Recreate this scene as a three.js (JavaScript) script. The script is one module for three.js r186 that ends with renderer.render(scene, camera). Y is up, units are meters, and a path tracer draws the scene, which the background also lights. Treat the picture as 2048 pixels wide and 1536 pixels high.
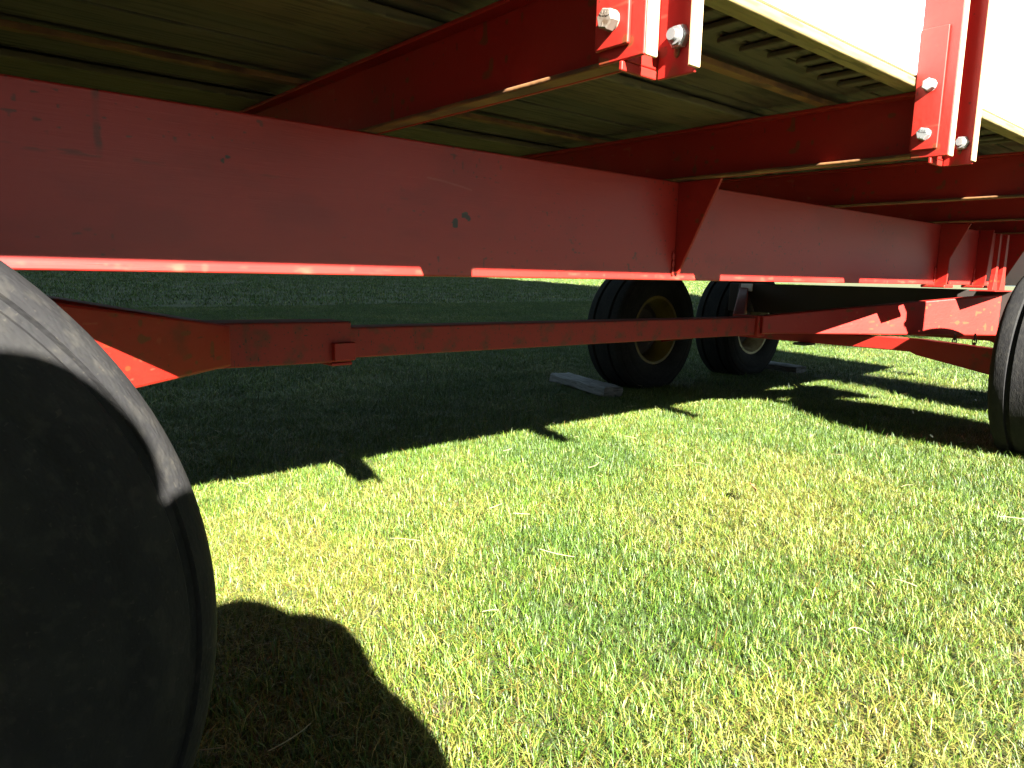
import * as THREE from 'three';
import { RoundedBoxGeometry } from 'three/addons/geometries/RoundedBoxGeometry.js';
import { TextGeometry } from 'three/addons/geometries/TextGeometry.js';
import { FontLoader } from 'three/addons/loaders/FontLoader.js';
import { MarchingCubes } from 'three/addons/objects/MarchingCubes.js';
import { mergeGeometries, toCreasedNormals } from 'three/addons/utils/BufferGeometryUtils.js';

// ---------------------------------------------------------------- camera, sky, sun, exposure
// All lengths below are written in units of H, the height of the lens above the lawn.
// L runs along the wagon, U is up, T runs across the wagon away from the camera.
const H = 0.69;
const V = (L, U, T) => new THREE.Vector3(L * H, U * H, -T * H);
const scene = new THREE.Scene();
const camera = new THREE.PerspectiveCamera(56.4, 4 / 3, 0.05, 900);
camera.position.copy(V(0, 1, 0));
camera.up.set(0.084, 0.988, -0.130);
camera.lookAt(camera.position.clone().add(new THREE.Vector3(0.645, -0.153, -0.749)));
const SKY = 0.068;
const SUN = new THREE.Vector3(-0.49, 1, 1.6).normalize();
{ // clear deep blue sky, paler towards the horizon and round the sun
  const w = 256, h = 128, d = new Float32Array(w * h * 4);
  for (let y = 0; y < h; y++) for (let x = 0; x < w; x++) {
    const el = ((y + 0.5) / h - 0.5) * Math.PI, az = ((x + 0.5) / w - 0.5) * 2 * Math.PI;
    const v = new THREE.Vector3(Math.cos(el) * Math.cos(az), Math.sin(el), Math.cos(el) * Math.sin(az)), c = v.dot(SUN), up = Math.max(0, v.y);
    const k = Math.exp(-up * 3.6), halo = 0.10 * Math.exp(-Math.acos(Math.min(1, c)) * 5), o = (y * w + x) * 4;
    d[o] = SKY * (0.32 + 0.46 * k) + halo; d[o + 1] = SKY * (0.50 + 0.46 * k) + halo; d[o + 2] = SKY * (0.66 + 0.30 * k) + halo * 0.9; d[o + 3] = 1;
  }
  const t = new THREE.DataTexture(d, w, h, THREE.RGBAFormat, THREE.FloatType);
  t.mapping = THREE.EquirectangularReflectionMapping; t.magFilter = THREE.LinearFilter; t.minFilter = THREE.LinearFilter; t.needsUpdate = true;
  scene.background = t; scene.environment = t;
}
const sun = new THREE.DirectionalLight(new THREE.Color(1, 0.94, 0.85), 5);
sun.position.copy(SUN).multiplyScalar(40);
sun.castShadow = true;
sun.shadow.mapSize.set(4096, 4096);
Object.assign(sun.shadow.camera, { left: -14, right: 14, top: 14, bottom: -14, near: 1, far: 90 });
scene.add(sun, sun.target);
const renderer = new THREE.WebGLRenderer({ antialias: true });
renderer.toneMapping = THREE.LinearToneMapping;
renderer.toneMappingExposure = 12;
renderer.shadowMap.enabled = true;

// ---------------------------------------------------------------- helpers
function rng(seed) {
  return () => { seed = (seed + 0x6d2b79f5) | 0; let t = Math.imul(seed ^ (seed >>> 15), 1 | seed); t = (t + Math.imul(t ^ (t >>> 7), 61 | t)) ^ t; return ((t ^ (t >>> 14)) >>> 0) / 4294967296; };
}
const hash2 = (x, y, s) => { let n = Math.imul(x, 374761393) + Math.imul(y, 668265263) + Math.imul(s, 974634777); n = Math.imul(n ^ (n >>> 13), 1274126177); return ((n ^ (n >>> 16)) >>> 0) / 4294967296; };
function vnoise(x, y, s = 0, per = 0) {               // value noise, periodic when per > 0
  let xi = Math.floor(x), yi = Math.floor(y); const fx = x - xi, fy = y - yi;
  const w = (a) => (per ? ((a % per) + per) % per : a);
  const u = fx * fx * (3 - 2 * fx), v = fy * fy * (3 - 2 * fy);
  const a = hash2(w(xi), w(yi), s), b = hash2(w(xi + 1), w(yi), s), c = hash2(w(xi), w(yi + 1), s), d = hash2(w(xi + 1), w(yi + 1), s);
  return a + (b - a) * u + (c - a) * v + (a - b - c + d) * u * v;
}
function fbm(x, y, s = 0, oct = 4, per = 0) {
  let a = 0.5, t = 0, n = 0;
  for (let i = 0; i < oct; i++) { t += a * vnoise(x, y, s + i * 17, per); n += a; a *= 0.5; x *= 2; y *= 2; per *= 2; }
  return t / n;
}
const clamp = (x, a = 0, b = 1) => Math.min(b, Math.max(a, x));
const sstep = (a, b, x) => { const t = clamp((x - a) / (b - a)); return t * t * (3 - 2 * t); };
const toS = (c) => (c <= 0.0031308 ? 12.92 * c : 1.055 * Math.pow(c, 1 / 2.4) - 0.055);
function texture(w, h, fn, srgb = true) {             // fn(px, py) -> linear [r, g, b] or a grey value
  const data = new Uint8Array(w * h * 4);
  for (let y = 0; y < h; y++) for (let x = 0; x < w; x++) {
    let c = fn(x, y); if (!Array.isArray(c)) c = [c, c, c];
    const o = (y * w + x) * 4;
    for (let k = 0; k < 3; k++) data[o + k] = Math.round(clamp(srgb ? toS(Math.max(0, c[k])) : c[k]) * 255);
    data[o + 3] = 255;
  }
  const t = new THREE.DataTexture(data, w, h, THREE.RGBAFormat);
  t.wrapS = t.wrapT = THREE.RepeatWrapping; t.magFilter = THREE.LinearFilter; t.minFilter = THREE.LinearMipmapLinearFilter;
  t.generateMipmaps = true; t.needsUpdate = true;
  if (srgb) t.colorSpace = THREE.SRGBColorSpace;
  return t;
}
const mix3 = (a, b, t) => [a[0] + (b[0] - a[0]) * t, a[1] + (b[1] - a[1]) * t, a[2] + (b[2] - a[2]) * t];
function boxUV(g, size = 1) {                         // uv in metres, by the way a face points
  g = g.index ? g.toNonIndexed() : g;
  const p = g.attributes.position, uv = new Float32Array(p.count * 2), a = new THREE.Vector3(), b = new THREE.Vector3(), c = new THREE.Vector3();
  for (let i = 0; i < p.count; i += 3) {
    a.fromBufferAttribute(p, i); b.fromBufferAttribute(p, i + 1); c.fromBufferAttribute(p, i + 2);
    const n = b.clone().sub(a).cross(c.clone().sub(a)); const ax = Math.abs(n.x), ay = Math.abs(n.y), az = Math.abs(n.z);
    for (const [k, q] of [[0, a], [1, b], [2, c]]) {
      const [u, v] = az >= ax && az >= ay ? [q.x, q.y] : ax >= ay ? [q.z, q.y] : [q.x, q.z];
      uv[(i + k) * 2] = u / size; uv[(i + k) * 2 + 1] = v / size;
    }
  }
  g.setAttribute('uv', new THREE.BufferAttribute(uv, 2));
  return g;
}
const merge = (list) => (list.length === 1 ? list[0] : mergeGeometries(list.map((g) => {
  g = g.index ? g.toNonIndexed() : g;
  for (const k of Object.keys(g.attributes)) if (!['position', 'normal', 'uv'].includes(k)) g.deleteAttribute(k);
  return g;
})));
function mesh(name, geos, mat, parent, uvSize = 1) {
  const g = uvSize ? boxUV(merge([].concat(geos)), uvSize) : merge([].concat(geos));
  const m = new THREE.Mesh(g, mat); m.name = name; m.castShadow = m.receiveShadow = true;
  parent.add(m); return m;
}
// box between two corners in H units; r is the edge radius in metres
function box(L0, L1, U0, U1, T0, T1, r = 0.002) {
  const w = (L1 - L0) * H, h = (U1 - U0) * H, d = (T1 - T0) * H;
  const g = new RoundedBoxGeometry(w, h, d, 2, Math.min(r, w * 0.45, h * 0.45, d * 0.45));
  return g.translate((L0 + L1) / 2 * H, (U0 + U1) / 2 * H, -(T0 + T1) / 2 * H);
}
// plate: polygon of [s, U] in the upright plane through (L0,T0) along the unit direction (dL,dT), thick to the side (dT,-dL)
function plate(poly, L0, T0, dL, dT, thick, bev = 0.0015) {
  const s = new THREE.Shape(poly.map(([a, u]) => new THREE.Vector2(a * H, u * H)));
  const g = new THREE.ExtrudeGeometry(s, { depth: thick * H - 2 * bev, bevelEnabled: true, bevelThickness: bev, bevelSize: bev, bevelOffset: -bev, bevelSegments: 2, steps: 1 });
  g.translate(0, 0, bev);
  const ex = new THREE.Vector3(dL, 0, -dT), ey = new THREE.Vector3(0, 1, 0), ez = ex.clone().cross(ey);
  g.applyMatrix4(new THREE.Matrix4().makeBasis(ex, ey, ez).setPosition(L0 * H, 0, -T0 * H));
  return g;
}
const crossPlate = (poly, L, thick, bev) => plate(poly, L, 0, 0, 1, thick, bev).translate(0, 0, 0);   // poly of [T, U] in the plane L, thick towards ... see below
const Mat = (o) => new THREE.MeshStandardMaterial(o);

// ---------------------------------------------------------------- materials
const RED = [0.235, 0.0095, 0.0055], FADED = [0.250, 0.019, 0.012], DIRT = [0.035, 0.018, 0.011], RUST = [0.11, 0.034, 0.010], SCUFF = [0.27, 0.060, 0.034];
const redTex = texture(1024, 1024, (x, y) => {
  const u = x / 1024, v = y / 1024;
  let c = mix3(RED, FADED, clamp(sstep(0.38, 0.78, fbm(u * 6, v * 6, 3, 5, 6)) * 0.55 + 0.18 * (vnoise(u * 256, v * 256, 8, 256) - 0.5)));
  c = mix3(c, DIRT, 0.5 * sstep(0.66, 0.85, fbm(u * 9, v * 9, 31, 5, 9)));
  c = mix3(c, RUST, 0.8 * sstep(0.80, 0.86, vnoise(u * 60, v * 60, 51, 60)) * sstep(0.5, 0.6, fbm(u * 8, v * 8, 77, 3, 8)));
  c = mix3(c, DIRT, 0.7 * sstep(0.95, 0.98, vnoise(u * 110, v * 110, 91, 110)));
  c = mix3(c, SCUFF, 0.5 * sstep(0.90, 0.96, vnoise(u * 46, v * 90, 13, 0)) * sstep(0.52, 0.62, fbm(u * 5, v * 5, 23, 3, 5)));
  return c;
});
const redBump = texture(512, 512, (x, y) => 0.5 + 0.35 * (fbm(x / 16, y / 16, 5, 4, 32) - 0.5) + 0.3 * (vnoise(x / 3, y / 3, 6, 0) - 0.5), false);
const red = new THREE.MeshPhysicalMaterial({ map: redTex, roughness: 0.5, specularIntensity: 0.6, bumpMap: redBump, bumpScale: 0.0006 });
const glarePaint = Mat({ map: texture(256, 256, (x, y) => mix3([0.42, 0.25, 0.14], [0.48, 0.36, 0.22], fbm(x / 20, y / 60, 4, 4, 0))), roughness: 0.45, bumpMap: redBump, bumpScale: 0.0004 });  // paler than the red: sun glare put into the colour of the outward faces
const rustEdge = Mat({ map: texture(256, 256, (x, y) => mix3([0.15, 0.066, 0.017], [0.060, 0.022, 0.008], sstep(0.35, 0.7, fbm(x / 14, y / 14, 61, 5)))), roughness: 0.85, bumpMap: redBump, bumpScale: 0.0012 });
// the sill: one sheet of paint with the marks that the photograph shows on it
const SILL_L0 = -0.6, SILL_L1 = 6.9, SILL_U0 = 0.985, SILL_U1 = 1.362;
const marks = [[1.281, 1.145, 0.010, 0.014, 1], [1.316, 1.168, 0.012, 0.009, 1], [1.327, 1.162, 0.010, 0.009, 1], [1.368, 1.168, 0.004, 0.004, 2], [1.352, 1.166, 0.002, 0.002, 2], [0.62, 1.255, 0.006, 0.005, 1], [0.61, 1.245, 0.005, 0.006, 1]];
const sillTex = texture(2048, 256, (x, y) => {
  const L = SILL_L0 + (SILL_L1 - SILL_L0) * (x + 0.5) / 2048, U = SILL_U0 + (SILL_U1 - SILL_U0) * (y + 0.5) / 256;
  let c = mix3([0.240, 0.0090, 0.0060], [0.260, 0.0170, 0.0120], clamp(0.25 + sstep(0.25, 0.75, fbm(L * 2.2, U * 5, 3, 5)) * 0.7 + 0.20 * (hash2(x, y, 5) - 0.5)));
  c = mix3(c, [0.17, 0.010, 0.009], 0.45 * sstep(0.52, 0.75, fbm(L * 3.1, U * 7, 40, 5)));
  c = mix3(c, DIRT, 0.75 * sstep(0.86, 0.94, vnoise(L * 95, U * 95, 33)) * sstep(0.48, 0.62, fbm(L * 3, U * 6, 63, 3)));
  c = mix3(c, DIRT, 0.55 * sstep(0.50, 0.75, fbm(L * 26, U * 130, 12, 3)) * (sstep(0.010, 0.0, Math.abs(U - 1.232 + 0.012 * L)) * sstep(0.95, 0.5, L)));
  c = mix3(c, DIRT, 0.6 * sstep(0.010, 0.003, Math.abs(L - 0.351 - 0.004 * vnoise(U * 60, 3, 9))) * sstep(1.205, 1.215, U) * sstep(0.35, 0.6, vnoise(U * 30, 1, 2)));
  const low = sstep(0.036, 0.008, U - SILL_U0);
  c = mix3(c, SCUFF, 0.6 * low * sstep(0.58, 0.85, fbm(L * 16, U * 40, 71, 4)));
  c = mix3(c, SCUFF, 0.35 * sstep(0.84, 0.95, vnoise(L * 34, U * 50, 73)) * sstep(1.03, 1.0, U));
  for (const [mL, mU, rL, rU, k] of marks) {
    const d = Math.hypot((L - mL) / rL, (U - mU) / rU) + 1.1 * (fbm(L * 90, U * 90, 19, 3) - 0.5);
    if (d < 1) c = k === 1 ? [0.020, 0.014, 0.010] : [0.16, 0.008, 0.006];
  }
  const sc = Math.abs(U - (1.265 - 0.016 * (L - 1.19) / 0.125 - 0.02 * Math.pow((L - 1.25) / 0.1, 2) * 0.2));
  if (L > 1.18 && L < 1.34 && sc < 0.0028) c = mix3(c, [0.34, 0.12, 0.10], 0.22);
  return c;
});
const sillMat = new THREE.MeshPhysicalMaterial({ map: sillTex, roughness: 0.42, specularIntensity: 1, bumpMap: redBump, bumpScale: 0.0003 });
const woodTex = (seed, a, b) => texture(512, 256, (x, y) => {
  const g = fbm(x / 90, y / 5 + 3 * fbm(x / 120, y / 60, seed + 5, 2), seed, 4);
  return mix3(mix3(a, b, g), [a[0] * 0.3, a[1] * 0.3, a[2] * 0.3], 0.6 * sstep(0.66, 0.8, vnoise(x / 60, y / 2.2, seed + 2)));
});
const woodBump = texture(512, 256, (x, y) => fbm(x / 90, y / 4, 44, 4), false);
const oldWood = Mat({ map: woodTex(5, [0.060, 0.047, 0.019], [0.100, 0.076, 0.033]), roughness: 0.8, bumpMap: woodBump, bumpScale: 0.002 });
const litWood = Mat({ map: woodTex(35, [0.13, 0.10, 0.036], [0.22, 0.165, 0.065]), roughness: 0.8, bumpMap: woodBump, bumpScale: 0.003 });  // the old wood lightened: sunlight on the deck edge put into the colour
const deckWood = Mat({ map: woodTex(15, [0.044, 0.035, 0.021], [0.078, 0.060, 0.035]), roughness: 0.9, bumpMap: woodBump, bumpScale: 0.002 });
const greyWood = Mat({ map: woodTex(25, [0.08, 0.08, 0.08], [0.17, 0.17, 0.165]), roughness: 0.85, bumpMap: woodBump, bumpScale: 0.004 });
const white = Mat({ map: texture(256, 256, (x, y) => mix3([0.78, 0.80, 0.82], [0.70, 0.71, 0.71], sstep(0.5, 0.9, fbm(x / 30, y / 60, 3, 4)))), roughness: 0.5 });
const rubberTex = texture(1024, 512, (x, y) => {
  let c = mix3([0.0085, 0.0086, 0.0092], [0.0125, 0.0125, 0.0123], sstep(0.30, 0.75, fbm(x / 64, y / 40, 7, 5, 16)));
  c = mix3(c, [0.023, 0.022, 0.019], 0.5 * sstep(0.50, 0.80, fbm(x / 16, y / 12, 17, 5, 64)));
  return mix3(c, [0.045, 0.041, 0.032], 0.4 * sstep(0.90, 0.97, vnoise(x / 4, y / 4, 37, 256)));
});
const rubberBump = texture(512, 512, (x, y) => 0.6 * fbm(x / 12, y / 12, 3, 4) + 0.4 * vnoise(x / 2, y / 2, 4), false);
const rubber = new THREE.MeshPhysicalMaterial({ map: rubberTex, roughness: 0.85, specularIntensity: 0.4, bumpMap: rubberBump, bumpScale: 0.0012 });
const yellow = Mat({ map: texture(256, 256, (x, y) => mix3([0.13, 0.092, 0.012], [0.065, 0.048, 0.018], sstep(0.4, 0.75, fbm(x / 25, y / 25, 13, 4)))), roughness: 0.5 });
const litYellow = Mat({ map: texture(256, 256, (x, y) => mix3([0.42, 0.37, 0.22], [0.24, 0.20, 0.11], sstep(0.45, 0.75, fbm(x / 25, y / 25, 14, 4)))), roughness: 0.5 });  // pale copy of the rim yellow, with sunlight put into its colour
const steel = Mat({ map: texture(128, 128, (x, y) => mix3([0.17, 0.145, 0.12], [0.10, 0.065, 0.04], sstep(0.4, 0.8, fbm(x / 9, y / 9, 21, 4)))), roughness: 0.55, metalness: 0.3 });
const zinc = Mat({ color: new THREE.Color().setRGB(0.26, 0.27, 0.27), roughness: 0.42, metalness: 0.5 });
const darkSteel = Mat({ color: new THREE.Color().setRGB(0.045, 0.035, 0.03), roughness: 0.7, metalness: 0.2 });
const greyPaint = Mat({ color: new THREE.Color().setRGB(0.10, 0.095, 0.09), roughness: 0.5 });

// ---------------------------------------------------------------- lawn
const rise = (x, z) => { const t = -z / H - 8; return t <= 0 ? 0 : H * 0.03 * (t * t) / (t + 5); };
const bumps = (x, z) => 0.022 * (fbm(x * 0.9 + 40, z * 0.9 + 40, 5, 3) - 0.5);
const groundY = (x, z) => rise(x, z) + bumps(x, z);
{
  const N = 260, S = 170, g = new THREE.PlaneGeometry(S, S, N, N).rotateX(-Math.PI / 2);
  const p = g.attributes.position;
  for (let i = 0; i < p.count; i++) {                 // finer cells near the wagon
    let x = p.getX(i) / (S / 2), z = p.getZ(i) / (S / 2);
    x = Math.sign(x) * (Math.abs(x) * 0.12 + 0.88 * Math.pow(Math.abs(x), 3)) * S / 2 + 1.5; z = Math.sign(z) * (Math.abs(z) * 0.12 + 0.88 * Math.pow(Math.abs(z), 3)) * S / 2 - 1.5;
    p.setXYZ(i, x, groundY(x, z) - 0.004, z);
  }
  g.computeVertexNormals();
  const uv = g.attributes.uv; for (let i = 0; i < p.count; i++) uv.setXY(i, p.getX(i) / 2.2, p.getZ(i) / 2.2);
  const soil = texture(1024, 1024, (x, y) => {
    const u = x / 1024, v = y / 1024;
    let c = mix3([0.030, 0.045, 0.010], [0.080, 0.068, 0.028], sstep(0.42, 0.62, fbm(u * 40, v * 40, 3, 4, 40)));
    c = mix3(c, [0.025, 0.028, 0.010], 0.6 * vnoise(u * 300, v * 300, 5, 300));
    return mix3(c, [0.055, 0.085, 0.018], 0.5 * sstep(0.5, 0.7, fbm(u * 90, v * 90, 9, 3, 90)));
  });
  const m = new THREE.Mesh(g, Mat({ map: soil, roughness: 1 })); m.name = 'lawn'; m.receiveShadow = true; m.castShadow = true;
  m.userData = { kind: 'structure', label: 'mown lawn under and around the red farm wagon', category: 'lawn' };
  scene.add(m);
}

// ---------------------------------------------------------------- the wagon
const wagon = new THREE.Group(); wagon.name = 'farm_wagon'; scene.add(wagon);
wagon.userData = { label: 'red steel farm wagon with white sides and black tyres on the lawn', category: 'wagon' };
const TC = 2.625;                                       // the wagon's middle line
const BOX_L0 = -2.1, BOX_L1 = 8.1, FLOOR_U = 1.564, TOP_U = 4.3, TF = 0.892, TFAR = 2 * TC - TF;

// the two long sills
function sill(Tface, side) {                            // side +1: face towards the camera
  const t = 0.016, list = [];
  const T1 = Tface + side * t, a = Math.min(Tface, T1), b = Math.max(Tface, T1);
  list.push(box(BOX_L0 + 0.1, BOX_L1 - 0.1, SILL_U0, SILL_U1, a, b, 0.004));
  const f0 = Math.min(T1, T1 + side * 0.10), f1 = Math.max(T1, T1 + side * 0.10);
  const fl = [box(BOX_L0 + 0.1, BOX_L1 - 0.1, SILL_U0, SILL_U0 + t, f0, f1, 0.003), box(BOX_L0 + 0.1, BOX_L1 - 0.1, SILL_U1 - t, SILL_U1 - 0.001, f0, f1, 0.003)];
  const web = mesh('sill_beam', list, sillMat, wagon, 0);
  const g = web.geometry, p = g.attributes.position, uv = g.attributes.uv;
  for (let i = 0; i < p.count; i++) uv.setXY(i, (p.getX(i) / H - SILL_L0) / (SILL_L1 - SILL_L0), (p.getY(i) / H - SILL_U0) / (SILL_U1 - SILL_U0));
  mesh('flange', fl, red, web);
}
sill(1.76, 1); sill(2 * TC - 1.76, -1);

// cross members: channels open towards -L, whose lower flange has a rusted lip
const CM = []; for (let k = -2; k <= 5; k++) CM.push(0.981 + 1.323 * k);
for (const L of CM) {
  const web = mesh('cross_member', box(L + 0.044, L + 0.052, SILL_U1, 1.548, TF + 0.004, TFAR - 0.004, 0.002), red, wagon);
  mesh('lower_flange', box(L + 0.002, L + 0.0435, SILL_U1 + 0.0005, SILL_U1 + 0.011, TF + 0.004, TFAR - 0.004, 0.0035), rustEdge, web);
  mesh('upper_flange', box(L + 0.002, L + 0.0435, 1.537, 1.5475, TF + 0.004, TFAR - 0.004, 0.002), red, web);
}

// the deck: boards along the wagon, stringers below them, rails and apron slats
{
  const n = 20, w = (TFAR - TF) / n, r = rng(11);
  for (let i = 0; i < n; i++) {
    const a = TF + i * w + 0.004, b = TF + (i + 1) * w - 0.004, dy = (r() - 0.5) * 0.006;
    const m = mesh('floor_board', box(BOX_L0, BOX_L1, 1.580 + dy, 1.615 + dy, a, b, 0.003), deckWood, wagon, 0.8);
    m.geometry.translate(0, 0, 0);
  }
  mesh('edge_stringer', box(BOX_L0, BOX_L1, 1.5495, FLOOR_U + 0.012, TF, TF + 0.052, 0.004), litWood, wagon, 0.6);
  for (const [a, b] of [[1.46, 1.70], [2.46, 2.66], [3.35, 3.60]]) mesh('stringer', box(BOX_L0, BOX_L1, 1.549, 1.574, a, b, 0.004), oldWood, wagon, 0.6);
  for (const T of [1.17, 2.15, 2 * TC - 1.17]) mesh('rail', box(BOX_L0, BOX_L1, 1.549, 1.566, T, T + 0.034, 0.002), rustEdge, wagon);
  for (let L = 1.08; L < 3.5; L += 0.098) {
    if (CM.some((c) => Math.abs(c + 0.03 - L) < 0.06) || r() < 0.12) continue;
    mesh('apron_slat', box(L, L + 0.03 + 0.012 * r(), 1.562, 1.576, 0.955 + 0.02 * r(), 1.04 + 0.06 * r(), 0.003), deckWood, wagon);
  }
}

// the white sides: long boards one above the other
{
  const edges = [1.578, 1.898, 2.34, 2.78, 3.22, 3.70, TOP_U];
  for (const [T0, T1] of [[TF - 0.002, TF + 0.028], [TFAR - 0.028, TFAR + 0.002]])
    for (let i = 0; i < edges.length - 1; i++) mesh('side_board', box(BOX_L0, BOX_L1, edges[i] + 0.001, edges[i + 1] - 0.019, T0, T1, 0.004), white, wagon);
  for (const T of [TF + 0.0285, TFAR - 0.0385]) mesh('liner_panel', box(BOX_L0 + 0.05, BOX_L1 - 0.06, 1.62, TOP_U - 0.03, T, T + 0.010, 0.002), litWood, wagon);
  const rear = (name, L, lean) => {
    const s = Math.hypot(1, lean);
    const g = box(L, L + 0.03, 1.62, TOP_U - 0.02, TF + 0.04, TFAR - 0.04, 0.004);
    const p = g.attributes.position; for (let i = 0; i < p.count; i++) p.setX(i, p.getX(i) + lean * (p.getY(i) - 1.62 * H));
    return mesh(name, g, white, wagon);
  };
  rear('end_wall', BOX_L0 + 0.01, 0); rear('tail_wall', BOX_L1 - 0.05, 0.0);
}

// stakes: a formed post with a bolted foot at every cross member, on both sides
const font = await new FontLoader().loadAsync('fonts/droid/droid_sans_bold.typeface.json');
function hexHead(r, len, seg = 6) {                     // hexagon along -L (towards -x), chamfered face; base at x = 0
  const pts = [[0.0001, len], [r * 0.84, len], [r * 0.88, len * 0.985], [r * 0.995, len * 0.86], [r, len * 0.80], [r, 0.0], [0.0001, 0]].map(([a, b]) => new THREE.Vector2(a, b)).reverse();
  const g = toCreasedNormals(new THREE.LatheGeometry(pts, seg), 0.3);
  return g.rotateZ(Math.PI / 2);
}
const disc = (r, len, seg = 24) => { const g = new THREE.CylinderGeometry(r * 0.94, r, len, seg); g.translate(0, len / 2, 0); return toCreasedNormals(g, 0.5).rotateZ(Math.PI / 2); };
function at(g, L, U, T, spin = 0) { return g.rotateX(spin).translate(L * H, U * H, -T * H); }
function bolt(parent, L, U, T, spin, mat, lettered) {
  const head = mesh('bolt', [at(disc(0.0120, 0.0012), L, U, T), at(hexHead(0.0122, 0.0125).translate(-0.0011, 0, 0), L, U, T, 0)], mat, parent, 0.1);
  head.geometry.translate(-L * H, -U * H, T * H); head.geometry.rotateX(spin); head.geometry.translate(L * H, U * H, -T * H);
  if (lettered) {
    const g = new TextGeometry('180', { font, size: 0.0052, depth: 0.0005, curveSegments: 3, bevelEnabled: false });
    g.translate(-0.0062, 0.0022, 0);
    const bars = [0, 1, 2].map((k) => new THREE.BoxGeometry(0.0045, 0.0009, 0.0005).translate(0.0066, 0, 0.00025).rotateZ(-Math.PI / 2 + k * 2.094));
    const all = merge([g, ...bars]).rotateY(-Math.PI / 2).rotateX(0.25).translate(L * H - 0.0136, U * H, -T * H);
    mesh('stamped_mark', all, mat, head, 0.1);
  }
  return head;
}
function stake(L, far) {
  const o = L - 0.981, S = far ? (g) => g.applyMatrix4(new THREE.Matrix4().makeScale(1, 1, -1)).translate(0, 0, -2 * TC * H) : (g) => g;
  const flip = (g) => { if (!far) return g; g = S(g.index ? g.toNonIndexed() : g); const p = g.attributes.position, n = g.attributes.normal, sw = (at_, k) => { for (let i = 0; i < at_.count; i += 3) for (let c = 0; c < k; c++) { const a = at_.array[i * k + k + c]; at_.array[i * k + k + c] = at_.array[i * k + 2 * k + c]; at_.array[i * k + 2 * k + c] = a; } }; sw(p, 3); sw(n, 3); if (g.attributes.uv) sw(g.attributes.uv, 2); return g; };
  const b = (...a) => { a[0] += o; a[1] += o; return flip(box(...a)); };
  const bentEdge = b;
  const post = mesh('stake', [b(1.029, 1.036, 1.333, TOP_U, 0.7535, 0.8295, 0.0015), b(0.938, 1.0285, 1.333, 1.3488, 0.830, 0.838, 0.0018), b(0.951, 1.036, 1.3495, TOP_U, 0.830, 0.838, 0.0018)], red, wagon);
  mesh('outer_lip', bentEdge(1.010, 1.036, 1.339, TOP_U, 0.746, 0.7532, 0.0015), glarePaint, post);
  // bolted foot: an angle with a rounded corner and a plate on its leg
  mesh('angle_face', b(0.946, 0.974, 1.350, TOP_U - 0.1, 0.785, 0.792, 0.0024), glarePaint, post);
  mesh('angle_leg', b(0.942, 0.949, 1.350, TOP_U - 0.1, 0.7885, 0.888, 0.0024), red, post);
  mesh('foot_plate', b(0.933, 0.9415, 1.371, 1.700, 0.816, 0.8895, 0.0022), red, post);
  if (far) return;
  const n = Math.round(o / 1.323);
  bolt(post, 0.933 + o, 1.413, 0.852, 0.25, n === 1 ? zinc : steel, true);
  bolt(post, 0.933 + o, 1.545, 0.850, 0.6, n === 1 ? zinc : steel, false);
  const nut = mesh('nut', [at(hexHead(0.0135, 0.008), 1.029 + o, 1.393, 0.784), at(disc(0.0105, 0.012), 1.029 + o, 1.393, 0.784)], zinc, post, 0.1);
  mesh('stud', at(disc(0.0068, 0.0185), 1.029 + o, 1.393, 0.784), zinc, nut, 0.1);
  const run = mesh('rust_stain', at(new THREE.SphereGeometry(0.0045, 8, 6).scale(0.4, 1.6, 1), 1.0285 + o, 1.372, 0.790), rustEdge, nut, 0.1);
}
for (const L of CM) { stake(L, false); stake(L, true); }

// gussets under the cross members, welded to the sill
function gusset(L, poly, thick = 0.014) { return mesh('gusset', plate(poly, L, 0, 0, 1, thick), red, wagon); }
const G_TRI = [[1.7585, 1.361], [1.57, 1.361], [1.742, 1.012], [1.7585, 1.012]];
const G_FOOT = [[1.7585, 1.361], [1.592, 1.361], [1.688, 1.15], [1.693, 0.984], [1.7585, 0.984]];
gusset(2.346, G_TRI); gusset(-0.30, G_TRI); gusset(6.36, G_TRI); gusset(5.07, G_FOOT);
gusset(5.79, [[1.7585, 1.361], [1.672, 1.361], [1.692, 0.984], [1.7585, 0.984]]);
for (const L of [5.05, 5.77]) mesh('weld_foot', box(L - 0.10, L + 0.05, 0.966, 0.9845, 1.66, 1.80, 0.004), red, wagon);
for (const L of [2.346, 5.06, 5.78]) for (let k = 0; k < 3; k++) mesh('weld_bead', new THREE.SphereGeometry(0.006, 8, 6).scale(1, 2.2, 0.8).translate((L - 0.012) * H, (1.02 + 0.03 * k) * H, -1.757 * H), red, wagon);

// ---------------------------------------------------------------- running gear (still the same wagon)
// the reach: an inner tube in two sleeves
function tube(La, Ua0, Ua1, Lb, Ub0, Ub1, T0, T1, bev = 0.005) {
  return plate([[La, Ua0], [Lb, Ub0], [Lb, Ub1], [La, Ua1]], 0, T1, 1, 0, T1 - T0, bev);
}
const algae = Mat({ map: texture(512, 512, (x, y) => {
  const n = fbm(x / 32, y / 32, 81, 5, 16); let c = mix3([0.25, 0.010, 0.007], [0.20, 0.017, 0.011], 0.5);
  c = mix3(c, [0.040, 0.032, 0.014], 0.6 * sstep(0.52, 0.80, n)); return mix3(c, DIRT, sstep(0.86, 0.95, vnoise(x / 5, y / 5, 4)));
}), roughness: 0.7, bumpMap: redBump, bumpScale: 0.0008 });
mesh('reach_pole', tube(1.0, 0.657, 0.778, 4.6, 0.626, 0.741, 2.555, 2.695), algae, wagon, 0.5);
const sleeve = mesh('reach_sleeve', tube(0.80, 0.650, 0.808, 1.345, 0.643, 0.800, 2.528, 2.722), algae, wagon, 0.5);
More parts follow.
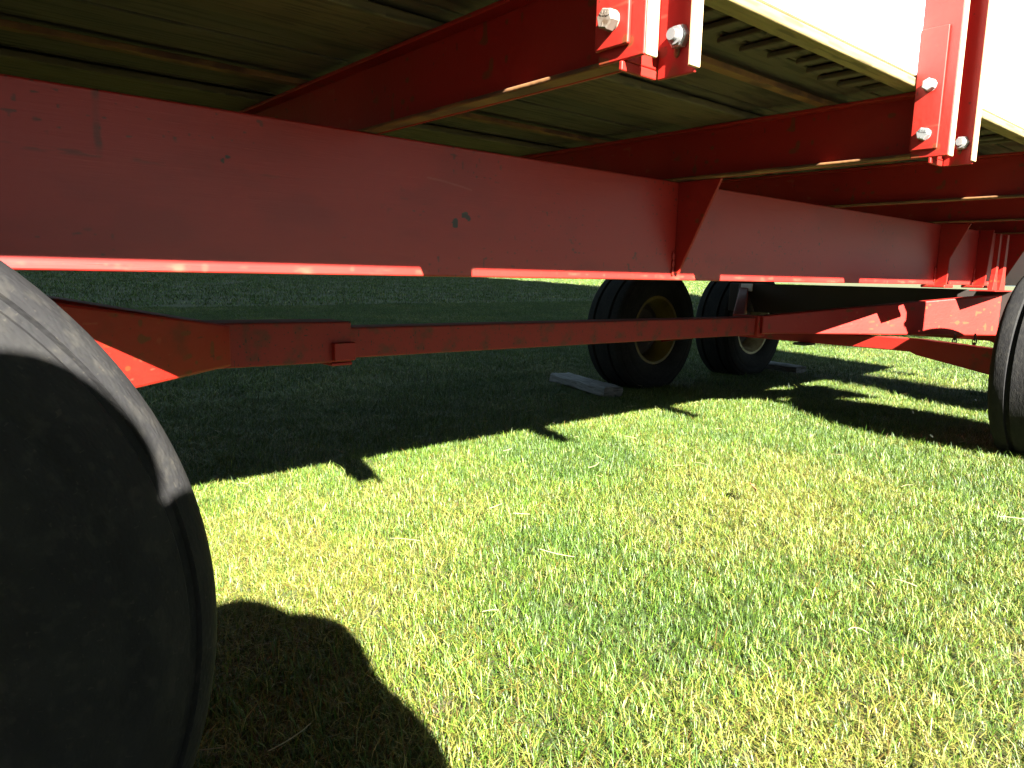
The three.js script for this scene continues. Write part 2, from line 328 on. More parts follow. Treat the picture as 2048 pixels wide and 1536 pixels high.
mesh('latch', [box(1.258, 1.348, 0.652, 0.722, 2.500, 2.5275, 0.003), box(1.258, 1.348, 0.630, 0.6425, 2.53, 2.73, 0.003)], red, sleeve);
for (let k = 0; k < 9; k++) mesh('weld_bead', new THREE.SphereGeometry(0.006, 8, 6).scale(0.9, 1.3 + 0.3 * (k % 3), 0.6).translate((0.862 + 0.002 * (k % 2)) * H, (0.668 + 0.0155 * k) * H, -2.5275 * H), red, sleeve);
mesh('reach_collar', tube(4.31, 0.618, 0.756, 4.40, 0.617, 0.755, 2.53, 2.72), red, wagon);
// hounds: tapered plates that spread from the reach to each axle
function hound(Pa, Pb, Ua, Ub, name = 'hound') {        // Pa, Pb: [L, T]; Ua, Ub: [bottom, top]
  const dL = Pb[0] - Pa[0], dT = Pb[1] - Pa[1], d = Math.hypot(dL, dT);
  return mesh(name, plate([[0, Ua[0]], [d, Ub[0]], [d, Ub[1]], [0, Ua[1]]], Pa[0] - 0.075 * dT / d, Pa[1] + 0.075 * dL / d, dL / d, dT / d, 0.075, 0.006), red, wagon);
}
hound([4.33, 2.512], [6.02, 1.503], [0.640, 0.757], [0.636, 0.943]);
hound([6.02, 2 * TC - 1.503], [4.33, 2 * TC - 2.512], [0.636, 0.943], [0.640, 0.757]);
hound([-0.25, 1.487], [0.86, 2.474], [0.664, 1.010], [0.664, 0.805]);
hound([0.86, 2 * TC - 2.474], [-0.25, 2 * TC - 1.487], [0.664, 0.805], [0.664, 1.010]);
// bolsters
for (const [L, T0, T1] of [[5.86, 1.49, 2 * TC - 1.49], [-0.40, 1.5, 2 * TC - 1.5]])
  mesh('bolster', box(L, L + 0.14, 0.70, 0.953, T0, T1, 0.006), darkSteel, wagon);
for (const far of [0]) {
  const m = (T) => (far ? 2 * TC - T : T), d = far ? -1 : 1;
  const st = mesh('bolster_stake', [plate([[-0.05, 0.953], [0.05, 0.953], [0.022, 1.06], [0.014, 1.33], [-0.014, 1.33], [-0.02, 1.06]].map(([a, u]) => [a, u]), 5.70, m(1.63), 1, 0, 0.03), plate([[-0.055, 0.953], [0.055, 0.953], [0.03, 1.06], [0.02, 1.33], [-0.02, 1.33], [-0.03, 1.06]], 5.86, m(1.63), 1, 0, 0.03)], red, wagon);
}
mesh('bolster_bracket', plate([[3.483, 0.705], [3.669, 0.705], [3.640, 0.949], [3.60, 0.949]], 5.825, 0, 0, 1, 0.03), greyPaint, wagon);
mesh('white_tab', box(5.79, 5.81, 0.885, 0.952, 3.49, 3.60, 0.003), white, wagon);  // small white plate beside the far bracket
mesh('bolster_cap', box(5.52, 6.10, 0.945, 0.9525, 1.545, 1.70, 0.003), red, wagon);
// axles
const AX = [5.08, 6.68];
for (const L of [...AX, -0.40]) {
  const lower = L < 0 ? 0.03 : 0;
  const half = [[1.34, 0.430], [1.36, 0.600], [1.80, 0.626], [TC, 0.63], [TC, 0.542], [1.87, 0.540], [1.83, 0.522]].map(([t, u]) => [t, u + lower]);
  const poly = [...half, ...half.map(([t, u]) => [2 * TC - t, u]).reverse().filter(([t]) => Math.abs(t - TC) > 0.01)];
  const ord = [half[0], half[1], half[2], [2 * TC - half[2][0], half[2][1]], [2 * TC - half[1][0], half[1][1]], [2 * TC - half[0][0], half[0][1]], [2 * TC - half[6][0], half[6][1]], [2 * TC - half[5][0], half[5][1]], half[5], half[6]].reverse();
  mesh('axle', plate(ord, L, 0, 0, 1, 0.10, 0.004), red, wagon);
}
mesh('axle_block', box(5.00, 5.14, 0.522, 0.540, 2.545, 2.645, 0.003), darkSteel, wagon);
// two short chains between the hound and the axle
for (const [L, T] of [[5.50, 1.745], [5.62, 1.66]]) {
  const c = new THREE.Group(); c.name = 'chain'; wagon.add(c);
  for (let k = 0; k < 4; k++) {
    const g = new THREE.TorusGeometry(0.0115, 0.0034, 6, 14).scale(0.8, 1.25, 1);
    if (k % 2) g.rotateY(Math.PI / 2);
    mesh('link', g.translate(L * H, (0.632 - 0.030 * k) * H, -T * H), darkSteel, c, 0);
  }
}

// wheels
function tyreGeometry(R, W, axleH) {
  const w = W / 2, prof = [];
  const side = [[0.214, 0.70], [0.222, 0.80], [0.245, 0.93], [0.275, 0.985], [0.300, 1.0], [0.318, 0.998], [0.322, 0.985], [0.328, 0.984], [0.332, 0.995], [0.352, 0.972], [0.366, 0.945], [0.374, 0.918], [0.3755, 0.880], [0.3815, 0.868], [0.385, 0.892], [0.394, 0.865], [0.400, 0.82], [0.404, 0.75]];
  for (const [r, t] of side) prof.push([r * R / 0.407, -t * w]);
  const ribs = [-0.42, 0.42];
  for (const c of ribs) {
    const crown = (t) => (0.407 - 0.004 * t * t) * R / 0.407;
    prof.push([crown(c - 0.075), (c - 0.075) * w], [crown(c) - 0.012, (c - 0.05) * w], [crown(c) - 0.012, (c + 0.05) * w], [crown(c + 0.075), (c + 0.075) * w]);
  }
  for (const [r, t] of [...side].reverse()) prof.push([r * R / 0.407, t * w]);
  const g0 = new THREE.LatheGeometry(prof.map(([r, t]) => new THREE.Vector2(r, t)), 160);
  const uv = g0.attributes.uv, n = prof.length; let s = 0; const arc = prof.map((q, i) => (s += i ? Math.hypot(q[0] - prof[i - 1][0], q[1] - prof[i - 1][1]) : 0));
  for (let i = 0; i < uv.count; i++) uv.setXY(i, Math.round(uv.getX(i) * 160) / 160 * 3, arc[i % n] / 0.35);
  g0.rotateX(-Math.PI / 2);
  const p = g0.attributes.position;
  for (let i = 0; i < p.count; i++) {                   // the loaded tyre stands flat on the ground and bulges there
    const y = p.getY(i), low = -axleH + 0.002;
    if (y < low + 0.05) { const k = clamp((low + 0.05 - y) / 0.1); p.setZ(i, p.getZ(i) * (1 + 0.07 * k)); }
    if (y < low) p.setY(i, low);
  }
  return toCreasedNormals(g0, 0.55);
}
function lathe(pts, seg, crease = 0.5) { return toCreasedNormals(new THREE.LatheGeometry(pts.map(([r, t]) => new THREE.Vector2(r, t)), seg).rotateX(-Math.PI / 2), crease); }
function wheel(L, T, U, R, out, rimMat) {               // out: +1 when the wheel's outer face points to +T (far side)
  const g = new THREE.Group(); g.name = 'wheel'; g.position.copy(V(L, U, T)); wagon.add(g);
  mesh('tyre', tyreGeometry(R, 0.28, U * H), rubber, g, 0);
  const o = -out;                                       // outer side along local z (z = -T)
  const k = R / 0.407;
  const shell = [[0.205, -0.112], [0.222, -0.112], [0.222, -0.104], [0.206, -0.098], [0.190, -0.075], [0.178, -0.03], [0.178, 0.03], [0.190, 0.075], [0.206, 0.098], [0.222, 0.104], [0.222, 0.112], [0.205, 0.112], [0.201, 0.098], [0.186, 0.073], [0.173, 0.03], [0.173, -0.03], [0.186, -0.073], [0.201, -0.098], [0.205, -0.112]].map(([r, t]) => [r * k, t]);
  mesh('rim', lathe(shell, 72, 0.5), rimMat, g, 0.5);
  const d = [[0.001, 0.02], [0.075, 0.02], [0.095, 0.035], [0.13, 0.05], [0.160, 0.045], [0.1725, 0.028], [0.1725, 0.018], [0.158, 0.037], [0.13, 0.042], [0.098, 0.027], [0.078, 0.012], [0.001, 0.012]].map(([r, t]) => [r * k, t]);
  const dg = lathe(d, 48); if (o < 0) dg.rotateY(Math.PI);
  dg.translate(0, 0, o * 0.045);
  mesh('wheel_disc', dg, darkSteel, g, 0.5);
  const hub = lathe([[0.001, 0.09], [0.030, 0.09], [0.036, 0.08], [0.038, 0.02], [0.06, 0.018], [0.06, -0.0], [0.045, -0.02], [0.045, -0.13], [0.001, -0.13]], 32); if (o < 0) hub.rotateY(Math.PI);
  mesh('hub', hub, darkSteel, g, 0.5);
  for (let i = 0; i < 6; i++) {
    const n = hexHead(0.011, 0.05).rotateY(Math.PI / 2).translate(0, 0, o > 0 ? -0.006 : 0.034);
    if (o > 0) n.rotateY(0);
    mesh('lug_nut', n.translate(0.062 * Math.cos(i * 1.0472), 0.062 * Math.sin(i * 1.0472), 0), zinc, g, 0.1);
  }
  return g;
}
const TN = 1.085, TFW = 2 * TC - TN;
wheel(-0.305, TN, 0.553, 0.415, -1, yellow); wheel(-0.315, TFW, 0.553, 0.414, 1, yellow);
wheel(5.13, TN, 0.525, 0.386, -1, yellow); wheel(5.13, TFW, 0.525, 0.386, 1, yellow);
wheel(6.73, TN, 0.525, 0.386, -1, litYellow); wheel(6.73, TFW, 0.525, 0.386, 1, litYellow);

// ---------------------------------------------------------------- wooden blocks by the wheels
function plank(name, La, Ta, Lb, Tb, width, thick, label, group, seed, tilt = 0) {
  const a = V(La, 0, Ta), b = V(Lb, 0, Tb), len = a.distanceTo(b), r = rng(seed);
  const g = new THREE.BoxGeometry(len, thick, width, 40, 4, 10), p = g.attributes.position;
  for (let i = 0; i < p.count; i++) {                   // split, weathered edges and a waney face
    const x = p.getX(i), y = p.getY(i), z = p.getZ(i), ey = Math.abs(y) / (thick / 2), ez = Math.abs(z) / (width / 2), round = ey > 0.9 && ez > 0.9 ? 0.75 : 1;
    p.setXYZ(i, x + 0.02 * (vnoise(z * 40, y * 40, seed + 8) - 0.5) * (Math.abs(x) > len * 0.49 ? 1 : 0),
      y * round + 0.016 * (fbm(x * 9, z * 30, seed + 4, 3) - 0.5) * Math.sign(y), z * (0.80 + 0.35 * vnoise(x * 5, 2, seed)) + 0.010 * (fbm(x * 16, y * 30, seed, 3) - 0.5) * Math.sign(z));
  }
  g.computeVertexNormals();
  const m = mesh(name, g, greyWood, scene, 0.5);
  m.position.copy(a).add(b).multiplyScalar(0.5); m.position.y = groundY(m.position.x, m.position.z) + thick / 2 + 0.012;
  m.rotation.set(0, -Math.atan2(b.z - a.z, b.x - a.x), tilt);
  m.userData = { label, category: 'wood block' }; if (group) m.userData.group = group;
  return m;
}
const blocks = [[4.62, 4.72, 4.43, 3.88], [7.30, 4.12, 7.24, 3.78]];
plank('wood_plank', 4.64, 4.70, 4.40, 3.84, 0.14, 0.055, 'weathered grey plank chocking the far yellow wheel', null, 5);
plank('wood_plank_001', 7.33, 4.25, 7.25, 3.72, 0.13, 0.05, 'dark wooden block behind the far rearmost wheel', null, 9);

// a dead leaf and a few pale petals on the grass
{
  const s = new THREE.Shape(); s.moveTo(0, 0); s.bezierCurveTo(0.014, 0.004, 0.020, 0.016, 0.030, 0.010); s.bezierCurveTo(0.022, 0.026, 0.012, 0.024, 0, 0.036); s.bezierCurveTo(-0.010, 0.024, -0.024, 0.024, -0.026, 0.012); s.bezierCurveTo(-0.018, 0.012, -0.012, 0.004, 0, 0);
  const g = new THREE.ExtrudeGeometry(s, { depth: 0.0012, bevelEnabled: false, curveSegments: 8 }), p = g.attributes.position;
  for (let i = 0; i < p.count; i++) p.setZ(i, p.getZ(i) + 0.35 * p.getX(i) * p.getX(i) / 0.03 + 6 * Math.pow(p.getY(i) - 0.018, 2));
  g.computeVertexNormals();
  const leaf = mesh('dead_leaf', g, Mat({ color: new THREE.Color().setRGB(0.17, 0.075, 0.03), roughness: 0.85 }), scene, 0.1);
  leaf.position.copy(V(2.80, 0, 1.60)); leaf.position.y = 0.048; leaf.rotation.set(-0.7, 0.6, 0.4);
  leaf.userData = { label: 'curled brown dead leaf lying on sunlit grass', category: 'leaf' };
  const petal = new THREE.SphereGeometry(0.009, 10, 6).scale(1, 0.35, 0.7), pm = Mat({ color: new THREE.Color().setRGB(0.75, 0.75, 0.68), roughness: 0.6 });
  [[6.035, 2.593], [6.156, 2.597], [5.017, 1.66], [6.905, 1.978], [5.817, 2.07]].forEach(([L, T], i) => {
    const m = mesh(i ? 'white_petal_' + String(i).padStart(3, '0') : 'white_petal', petal.clone(), pm, scene, 0);
    m.position.copy(V(L * 0.95, 0, T * 0.95)); m.position.y = 0.046; m.rotation.set(0.3 * i, i, 0.2);
    m.userData = { label: 'small white petal fallen in the wagon wheel shadow', category: 'petal', group: 'white petals on the grass' };
  });
}

// ---------------------------------------------------------------- grass: real blades in tufts
{
  const grass = new THREE.Group(); grass.name = 'grass'; grass.userData = { kind: 'stuff', label: 'short green and straw coloured grass blades of the lawn', category: 'grass' }; scene.add(grass);
  const cols = {
    green: [[0.0234, 0.0585, 0.0035], [0.0339, 0.0763, 0.0046], [0.0445, 0.0887, 0.0056], [0.0582, 0.1048, 0.0071], [0.0202, 0.0497, 0.0061]],
    lime: [[0.0598, 0.1056, 0.0066], [0.0840, 0.1269, 0.0097], [0.0420, 0.0852, 0.0051], [0.1116, 0.1375, 0.0168]],
    straw: [[0.1415, 0.1403, 0.0234], [0.1819, 0.1775, 0.0397], [0.1213, 0.1242, 0.0162], [0.0954, 0.1207, 0.0112], [0.0768, 0.0515, 0.0092], [0.2021, 0.1997, 0.0559]],
  };
  function tuft(seed, n, rad, hgt, wid, kinds) {
    const r = rng(seed), pos = [], col = [], nor = [];
    for (let i = 0; i < n; i++) {
      const x = (r() - 0.5) * rad * 2, z = (r() - 0.5) * rad * 2;
      const q = r(), kind = q < kinds[0] ? 'green' : q < kinds[0] + kinds[1] ? 'lime' : 'straw', list = cols[kind], c = list[Math.floor(r() * list.length)], b = 0.55 + 0.85 * r();
      const flat = r() < 0.3, a = r() * 6.283, lean = flat ? 1.6 + 1.0 * r() : (kind === 'straw' ? 0.5 + 0.9 * r() : 0.25 + 1.1 * r() * r()), h = hgt * (flat ? 0.35 + 0.4 * r() : (0.45 + 0.7 * r()) * (r() < 0.06 ? 1.7 : 1)), w = wid * (0.55 + 0.9 * r() * r());
      const dx = Math.cos(a), dz = Math.sin(a), fa = a + 1.57 + (r() - 0.5) * 1.6, sx = Math.cos(fa) * w / 2, sz = Math.sin(fa) * w / 2;
      const P = (t, s, k) => { const off = lean * h * t * t, y = h * (t - 0.35 * lean * t * t); return [x + dx * off + sx * s * k, y, z + dz * off + sz * s * k]; };
      const q0 = P(0, -1, 0.8), q1 = P(0, 1, 0.8), m0 = P(0.55, -1, 1), m1 = P(0.55, 1, 1), t0 = P(1, 0, 0);
      for (const v of [q0, q1, m1, q0, m1, m0, m0, m1, t0]) { pos.push(...v); col.push(c[0] * b, c[1] * b, c[2] * b); }
    }
    const g = new THREE.BufferGeometry();
    g.setAttribute('position', new THREE.Float32BufferAttribute(pos, 3)); g.setAttribute('color', new THREE.Float32BufferAttribute(col, 3));
    g.computeVertexNormals(); return g;
  }
  const blade = new THREE.MeshPhysicalMaterial({ vertexColors: true, roughness: 0.55, side: THREE.DoubleSide });
  // how dry the lawn is, by place: noise and the dry and lush spots that the photograph shows
  const spots = [[0.75, 2.55, 0.55, 0.5], [0.95, 1.85, 0.45, 0.35], [2.7, 1.65, 0.35, 0.25], [1.5, 0.60, 0.36, 0.7], [3.4, 1.6, 0.5, 0.15], [1.5, 1.15, 0.28, -0.45], [1.15, 0.85, 0.2, -0.3], [2.9, 2.7, 0.6, -0.4], [3.9, 2.6, 0.6, -0.35], [1.9, 1.1, 0.2, -0.25]];
  const dry = (x, z) => { let d = fbm(x * 1.7 + 9, z * 1.7 + 9, 21, 4) - 0.5 + 0.8 * (fbm(x * 7, z * 7, 22, 3) - 0.5); d = 0.47 + 0.9 * d; for (const [L, T, R, k] of spots) { const q = ((x / H - L) ** 2 + (-z / H - T) ** 2) / (R * R); d += k * Math.exp(-q); } return d; };
  const mixes = [[0.80, 0.15], [0.62, 0.24], [0.42, 0.30], [0.22, 0.30], [0.10, 0.18]];
  const tufts = {};
  function zone(x0, x1, z0, z1, step, geoScale, n, rad, hgt, wid, skip, seed, shift = 0) {
    const r = rng(seed), buckets = mixes.map(() => [[], [], []]);
    for (let x = x0; x < x1; x += step) for (let z = z0; z < z1; z += step) {
      const px = x + (r() - 0.5) * step * 1.2, pz = z + (r() - 0.5) * step * 1.2, k = r(), rot = r() * 6.283, sc = 0.8 + 0.45 * r(), tone = r();
      if (skip(px, pz)) continue;
      const d = clamp(dry(px, pz) + shift), i = Math.min(4, Math.floor(d * 5));
      buckets[i][Math.floor(k * 3)].push([px, pz, rot, sc, tone]);
    }
    buckets.forEach((b, i) => b.forEach((list, j) => {
      if (!list.length) return;
      const g = tuft(1000 + seed * 50 + i * 7 + j, n, rad, hgt, wid, mixes[i]);
      const im = new THREE.InstancedMesh(g, blade, list.length); im.name = 'blades'; im.castShadow = im.receiveShadow = true;
      const M = new THREE.Matrix4(), Q = new THREE.Quaternion(), up = new THREE.Vector3(0, 1, 0), c = new THREE.Color();
      list.forEach(([x, z, rot, sc, tone], q) => {
        M.compose(new THREE.Vector3(x, groundY(x, z) - 0.006, z), Q.setFromAxisAngle(up, rot), new THREE.Vector3(geoScale, sc * geoScale, geoScale));
        im.setMatrixAt(q, M); const t = 0.82 + 0.36 * tone; im.setColorAt(q, c.setRGB(t, t * (0.97 + 0.06 * tone), t * 0.95));
      });
      grass.add(im);
    }));
  }
  const onBlock = (x, z) => blocks.some(([La, Ta, Lb, Tb]) => { const ax = La * H, az = -Ta * H, bx = Lb * H, bz = -Tb * H, t = clamp(((x - ax) * (bx - ax) + (z - az) * (bz - az)) / ((bx - ax) ** 2 + (bz - az) ** 2)); return Math.hypot(x - ax - t * (bx - ax), z - az - t * (bz - az)) < 0.075; });
  const inA = (x, z) => x > -0.9 && x < 4.9 && z > -3.7 && z < 0.55, inB = (x, z) => x > -4 && x < 12 && z > -11 && z < 2;
  zone(-0.9, 4.9, -3.7, 0.55, 0.044, 1, 125, 0.044, 0.031, 0.0019, onBlock, 1);
  zone(-4, 12, -11, 2, 0.10, 1, 190, 0.09, 0.033, 0.0028, (x, z) => inA(x, z) || onBlock(x, z), 2, -0.1);
  zone(-22, 40, -44, 4, 0.42, 3.2, 90, 0.10, 0.020, 0.0040, inB, 3, -0.2);
  // long dead stalks lying on the sward
  const r = rng(77), stalks = [];
  for (let i = 0; i < 70; i++) {
    const x = -0.2 + 3.6 * r(), z = -0.4 - 2.6 * r(), a = r() * 6.283, len = 0.03 + 0.08 * r() * r(), y = groundY(x, z) + 0.026 + 0.014 * r();
    const cv = new THREE.QuadraticBezierCurve3(new THREE.Vector3(x, y, z), new THREE.Vector3(x + Math.cos(a) * len * 0.5 + 0.02 * (r() - 0.5), y + 0.010 * r(), z + Math.sin(a) * len * 0.5 + 0.02 * (r() - 0.5)), new THREE.Vector3(x + Math.cos(a) * len, y - 0.006 + 0.02 * r(), z + Math.sin(a) * len));
    stalks.push(new THREE.TubeGeometry(cv, 6, 0.0007 + 0.0005 * r(), 4));
  }
  const sm = new THREE.Mesh(merge(stalks), Mat({ color: new THREE.Color().setRGB(0.22, 0.19, 0.10), roughness: 0.7 })); sm.name = 'dead_stalks'; sm.castShadow = sm.receiveShadow = true; grass.add(sm);
}

// ---------------------------------------------------------------- behind the camera: the kneeling photographer, whose shadow falls on tyre and lawn
{
  const person = new THREE.Group(); person.name = 'person'; scene.add(person);
  person.userData = { label: 'person in dark jacket and jeans kneeling with a small camera', category: 'person' };
  const field = (bones, cell, color, name, parent, k = 0.035) => {   // bones: [L,U,T,r, L,U,T,r] in H units (radii too)
    const lo = new THREE.Vector3(1e9, 1e9, 1e9), hi = lo.clone().negate();
    const B = bones.map((b) => { const a = V(b[0], b[1], b[2]), c = V(b[4], b[5], b[6]), ra = b[3] * H, rc = b[7] * H; for (const [q, r] of [[a, ra], [c, rc]]) { lo.min(q.clone().subScalar(r)); hi.max(q.clone().addScalar(r)); } return [a, c, ra, rc]; });
    lo.subScalar(0.03); hi.addScalar(0.03);
    const size = Math.max(hi.x - lo.x, hi.y - lo.y, hi.z - lo.z), n = Math.min(110, Math.ceil(size / cell)), mc = new MarchingCubes(n, new THREE.MeshBasicMaterial(), false, false, 300000);
    const q = new THREE.Vector3(), ba = new THREE.Vector3(), pa = new THREE.Vector3();
    for (let z = 0; z < n; z++) for (let y = 0; y < n; y++) for (let x = 0; x < n; x++) {
      q.set(lo.x + size * x / n, lo.y + size * y / n, lo.z + size * z / n);
      let s = 0;
      for (const [a, c, ra, rc] of B) { ba.subVectors(c, a); pa.subVectors(q, a); const t = clamp(pa.dot(ba) / Math.max(1e-9, ba.lengthSq())); s += Math.exp(-(pa.addScaledVector(ba, -t).length() - (ra + (rc - ra) * t)) / k * 2.2); }
      mc.field[z * n * n + y * n + x] = Math.log(Math.max(1e-30, s)) * k / 2.2;
    }
    mc.isolation = 0; mc.update();
    const cnt = mc.count, g = new THREE.BufferGeometry(), pos = new Float32Array(cnt * 3);
    for (let i = 0; i < cnt; i++) { pos[i * 3] = lo.x + size * (mc.positionArray[i * 3] + 1) / 2; pos[i * 3 + 1] = lo.y + size * (mc.positionArray[i * 3 + 1] + 1) / 2; pos[i * 3 + 2] = lo.z + size * (mc.positionArray[i * 3 + 2] + 1) / 2; }
    g.setAttribute('position', new THREE.BufferAttribute(pos, 3)); g.setAttribute('normal', new THREE.BufferAttribute(new Float32Array(mc.normalArray.slice(0, cnt * 3)), 3)); g.computeVertexNormals();
    const m = mesh(name, g, Mat({ color: new THREE.Color().setRGB(...color), roughness: 0.85 }), parent, 0.5);
    return m;
  };
  const hd = [-0.25, 1.43, -0.25];
  const fing = (L, U, T, s) => [0, 1, 2, 3].map((i) => [L + 0.01 * s, U + 0.05 - 0.028 * i, T + 0.01, 0.014, L - 0.05 * s, U + 0.048 - 0.027 * i, T + 0.055 - 0.006 * Math.abs(i - 1), 0.012]);
  field([[hd[0], hd[1] - 0.02, hd[2], 0.105, hd[0], hd[1] + 0.06, hd[2] - 0.02, 0.112], [hd[0] + 0.05, hd[1] - 0.11, hd[2] + 0.05, 0.045, hd[0], hd[1], hd[2], 0.08], [hd[0] + 0.075, hd[1] - 0.02, hd[2] + 0.085, 0.016, hd[0] + 0.06, hd[1] + 0.02, hd[2] + 0.07, 0.012], [hd[0] - 0.02, hd[1] - 0.2, hd[2] - 0.06, 0.075, hd[0], hd[1] - 0.05, hd[2], 0.075],
    [0.10, 1.00, -0.16, 0.045, 0.085, 1.00, -0.10, 0.04], ...fing(0.09, 0.98, -0.09, 1), [0.08, 1.03, -0.11, 0.016, 0.03, 1.06, -0.09, 0.014],
    [-0.22, 0.98, -0.16, 0.045, -0.15, 0.97, -0.11, 0.04], ...fing(-0.13, 0.95, -0.10, -1), [-0.14, 1.0, -0.12, 0.016, -0.06, 1.05, -0.10, 0.014]], 0.010, [0.42, 0.24, 0.17], 'body', person, 0.02);
  field([[hd[0] - 0.035, hd[1] + 0.055, hd[2] - 0.045, 0.115, hd[0] - 0.01, hd[1] + 0.08, hd[2] - 0.02, 0.108], [hd[0] - 0.06, hd[1] - 0.06, hd[2] - 0.08, 0.07, hd[0] - 0.04, hd[1] + 0.04, hd[2] - 0.05, 0.1]], 0.012, [0.05, 0.03, 0.02], 'hair', person, 0.02);
  field([[-0.26, 0.66, -0.56, 0.22, -0.24, 1.12, -0.48, 0.25], [-0.50, 1.22, -0.42, 0.12, -0.05, 1.365, -0.38, 0.14], [-0.05, 1.365, -0.38, 0.14, 0.15, 1.20, -0.28, 0.112], [0.145, 1.12, -0.29, 0.13, 0.225, 0.90, -0.26, 0.145], [-0.12, 0.75, -0.46, 0.2, -0.02, 1.15, -0.42, 0.18], [0.16, 1.20, -0.28, 0.115, 0.11, 1.0, -0.17, 0.06], [-0.50, 1.18, -0.42, 0.12, -0.55, 0.92, -0.25, 0.09], [-0.55, 0.92, -0.25, 0.085, -0.24, 0.97, -0.17, 0.055]], 0.014, [0.035, 0.045, 0.07], 'jacket', person, 0.04);
  field([[-0.26, 0.58, -0.58, 0.21, -0.24, 0.66, -0.58, 0.2], [-0.10, 0.62, -0.56, 0.17, 0.235, 0.90, -0.22, 0.128], [0.235, 0.88, -0.22, 0.125, 0.32, 0.50, -0.25, 0.10], [0.32, 0.50, -0.25, 0.10, 0.26, 0.14, -0.30, 0.07], [-0.38, 0.50, -0.58, 0.15, -0.42, 0.12, -0.18, 0.105], [-0.42, 0.11, -0.18, 0.095, -0.55, 0.09, -0.72, 0.07]], 0.014, [0.05, 0.075, 0.14], 'jeans', person, 0.03);
  field([[0.25, 0.07, -0.32, 0.06, 0.36, 0.055, -0.16, 0.05], [-0.55, 0.08, -0.72, 0.06, -0.58, 0.06, -0.86, 0.05]], 0.012, [0.04, 0.035, 0.03], 'shoes', person, 0.02);
  const body = person.children[0], F = [0.65, 0.76], S = [0.76, -0.65], at3 = (f, s2, u) => V(hd[0] + F[0] * f + S[0] * s2, hd[1] + u, hd[2] + F[1] * f + S[1] * s2);
  for (const k of [-1, 1]) {
    const e = mesh('eye', new THREE.SphereGeometry(0.0115, 12, 10), Mat({ color: new THREE.Color().setRGB(0.3, 0.26, 0.22), roughness: 0.3 }), body, 0); e.position.copy(at3(0.092, 0.042 * k, 0.025));
    const ear = mesh('ear', new THREE.SphereGeometry(0.026, 12, 10).scale(0.7, 1.2, 0.7), body.material, body, 0); ear.position.copy(at3(-0.01, 0.118 * k, 0.0));
  }
  const mouth = mesh('mouth', new THREE.SphereGeometry(0.02, 12, 8).scale(1.1, 0.3, 0.5).rotateY(-0.71), Mat({ color: new THREE.Color().setRGB(0.30, 0.11, 0.09), roughness: 0.6 }), body, 0); mouth.position.copy(at3(0.098, 0, -0.078));
  const cam = mesh('pocket_camera', [new RoundedBoxGeometry(0.105, 0.062, 0.026, 3, 0.006), new THREE.CylinderGeometry(0.022, 0.024, 0.02, 24).rotateX(Math.PI / 2).translate(0, 0, -0.022)], darkSteel, scene, 0.2);
  cam.position.copy(V(-0.045, 1.0, -0.075)); cam.rotation.y = -0.71;
  cam.userData = { label: 'small black pocket camera held by the kneeling person', category: 'camera' };
}

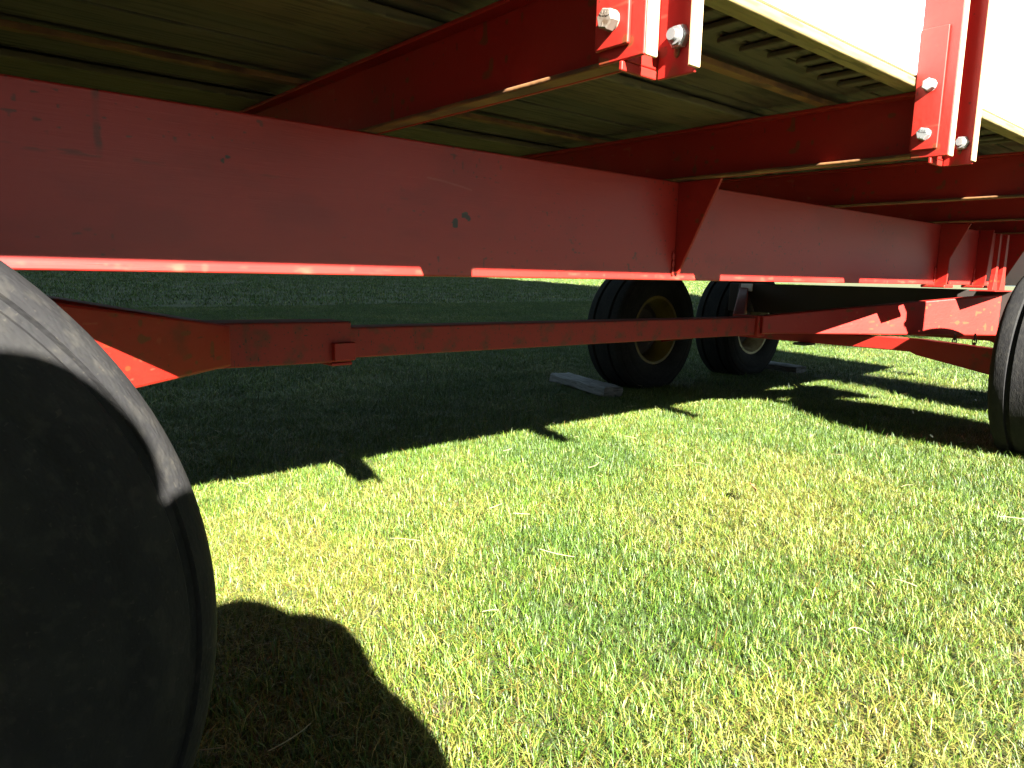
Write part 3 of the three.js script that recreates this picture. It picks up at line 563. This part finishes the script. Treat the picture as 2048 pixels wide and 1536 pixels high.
// ---------------------------------------------------------------- tall trees far behind the camera: their crowns shade the lawn beyond the wagon
{
  const bark = Mat({ map: texture(128, 256, (x, y) => mix3([0.10, 0.075, 0.055], [0.19, 0.15, 0.11], fbm(x / 6, y / 40, 8, 4))), roughness: 0.95 });
  const leafM = new THREE.MeshPhysicalMaterial({ vertexColors: true, roughness: 0.7, side: THREE.DoubleSide });
  const r0 = rng(900), pos = [], col = [];
  for (let i = 0; i < 46; i++) {
    const c = new THREE.Vector3(r0() - 0.5, r0() - 0.5, r0() - 0.5).multiplyScalar(1.1), M = new THREE.Matrix4().makeRotationFromEuler(new THREE.Euler(r0() * 6, r0() * 6, r0() * 6)), s = 0.16 + 0.1 * r0(), b = 0.7 + 0.6 * r0();
    for (const q of [[-0.5, 0], [0, -0.35], [0.5, 0], [-0.5, 0], [0.5, 0], [0, 0.35]]) { const v = new THREE.Vector3(q[0] * s * 2, q[1] * s * 2, 0).applyMatrix4(M).add(c); pos.push(v.x, v.y, v.z); col.push(0.05 * b, 0.11 * b, 0.025 * b); }
  }
  const clump = new THREE.BufferGeometry(); clump.setAttribute('position', new THREE.Float32BufferAttribute(pos, 3)); clump.setAttribute('color', new THREE.Float32BufferAttribute(col, 3)); clump.computeVertexNormals();
  const tree = (name, label, L, T, base, top, rad, seed) => {
    const g = new THREE.Group(); g.name = name; g.position.copy(V(L, 0, T)); g.position.y = groundY(g.position.x, g.position.z) - 0.1; scene.add(g);
    g.userData = { label, category: 'tree', group: 'tall trees behind the photographer' };
    const h = top * H, b = base * H, R = rad * H, r = rng(seed);
    const limbs = [new THREE.CylinderGeometry(0.16, 0.42, h * 0.8, 14, 6).translate(0, h * 0.4, 0)];
    for (let i = 0; i < 9; i++) { const a = i * 2.4, y = b + (h - b) * (0.08 + 0.08 * i); limbs.push(new THREE.TubeGeometry(new THREE.QuadraticBezierCurve3(new THREE.Vector3(0, y - 1, 0), new THREE.Vector3(Math.cos(a) * R * 0.4, y, Math.sin(a) * R * 0.4), new THREE.Vector3(Math.cos(a) * R * 0.8, y + 1.2, Math.sin(a) * R * 0.8)), 8, 0.09, 7)); }
    mesh('trunk', limbs, bark, g);
    const n = Math.round(26 * R * R * 1.0), im = new THREE.InstancedMesh(clump, leafM, n), M = new THREE.Matrix4(), Q = new THREE.Quaternion(), e = new THREE.Euler();
    for (let i = 0; i < n; i++) {
      const u = r() * 2 - 1, a = r() * 6.283, q = Math.cbrt(0.25 + 0.75 * r()), s = Math.sqrt(1 - u * u), wob = 0.86 + 0.28 * vnoise(a * 1.6 + seed, u * 3 + seed, seed);
      M.compose(new THREE.Vector3(Math.cos(a) * s * R * q * wob, b + (h - b) * (0.5 + 0.5 * u * q), Math.sin(a) * s * R * q * wob), Q.setFromEuler(e.set(r() * 6, r() * 6, r() * 6)), new THREE.Vector3(1, 1, 1).multiplyScalar(0.9 + 0.5 * r()));
      im.setMatrixAt(i, M);
    }
    im.name = 'crown'; im.userData.kind = 'stuff'; im.castShadow = im.receiveShadow = true; g.add(im);
  };
  tree('shade_tree', 'broader low-crowned leafy tree standing behind the kneeling person', -6.5, -14, 14.5, 33, 8.5, 3);
  tree('shade_tree_001', 'slimmer tall leafy tree standing behind the kneeling person', 5.6, -17, 15.6, 36, 8.2, 5);
  tree('shade_tree_002', 'tallest leafy tree, farthest behind the kneeling person', 0, -21, 20.5, 44, 9, 8);
}

renderer.render(scene, camera);
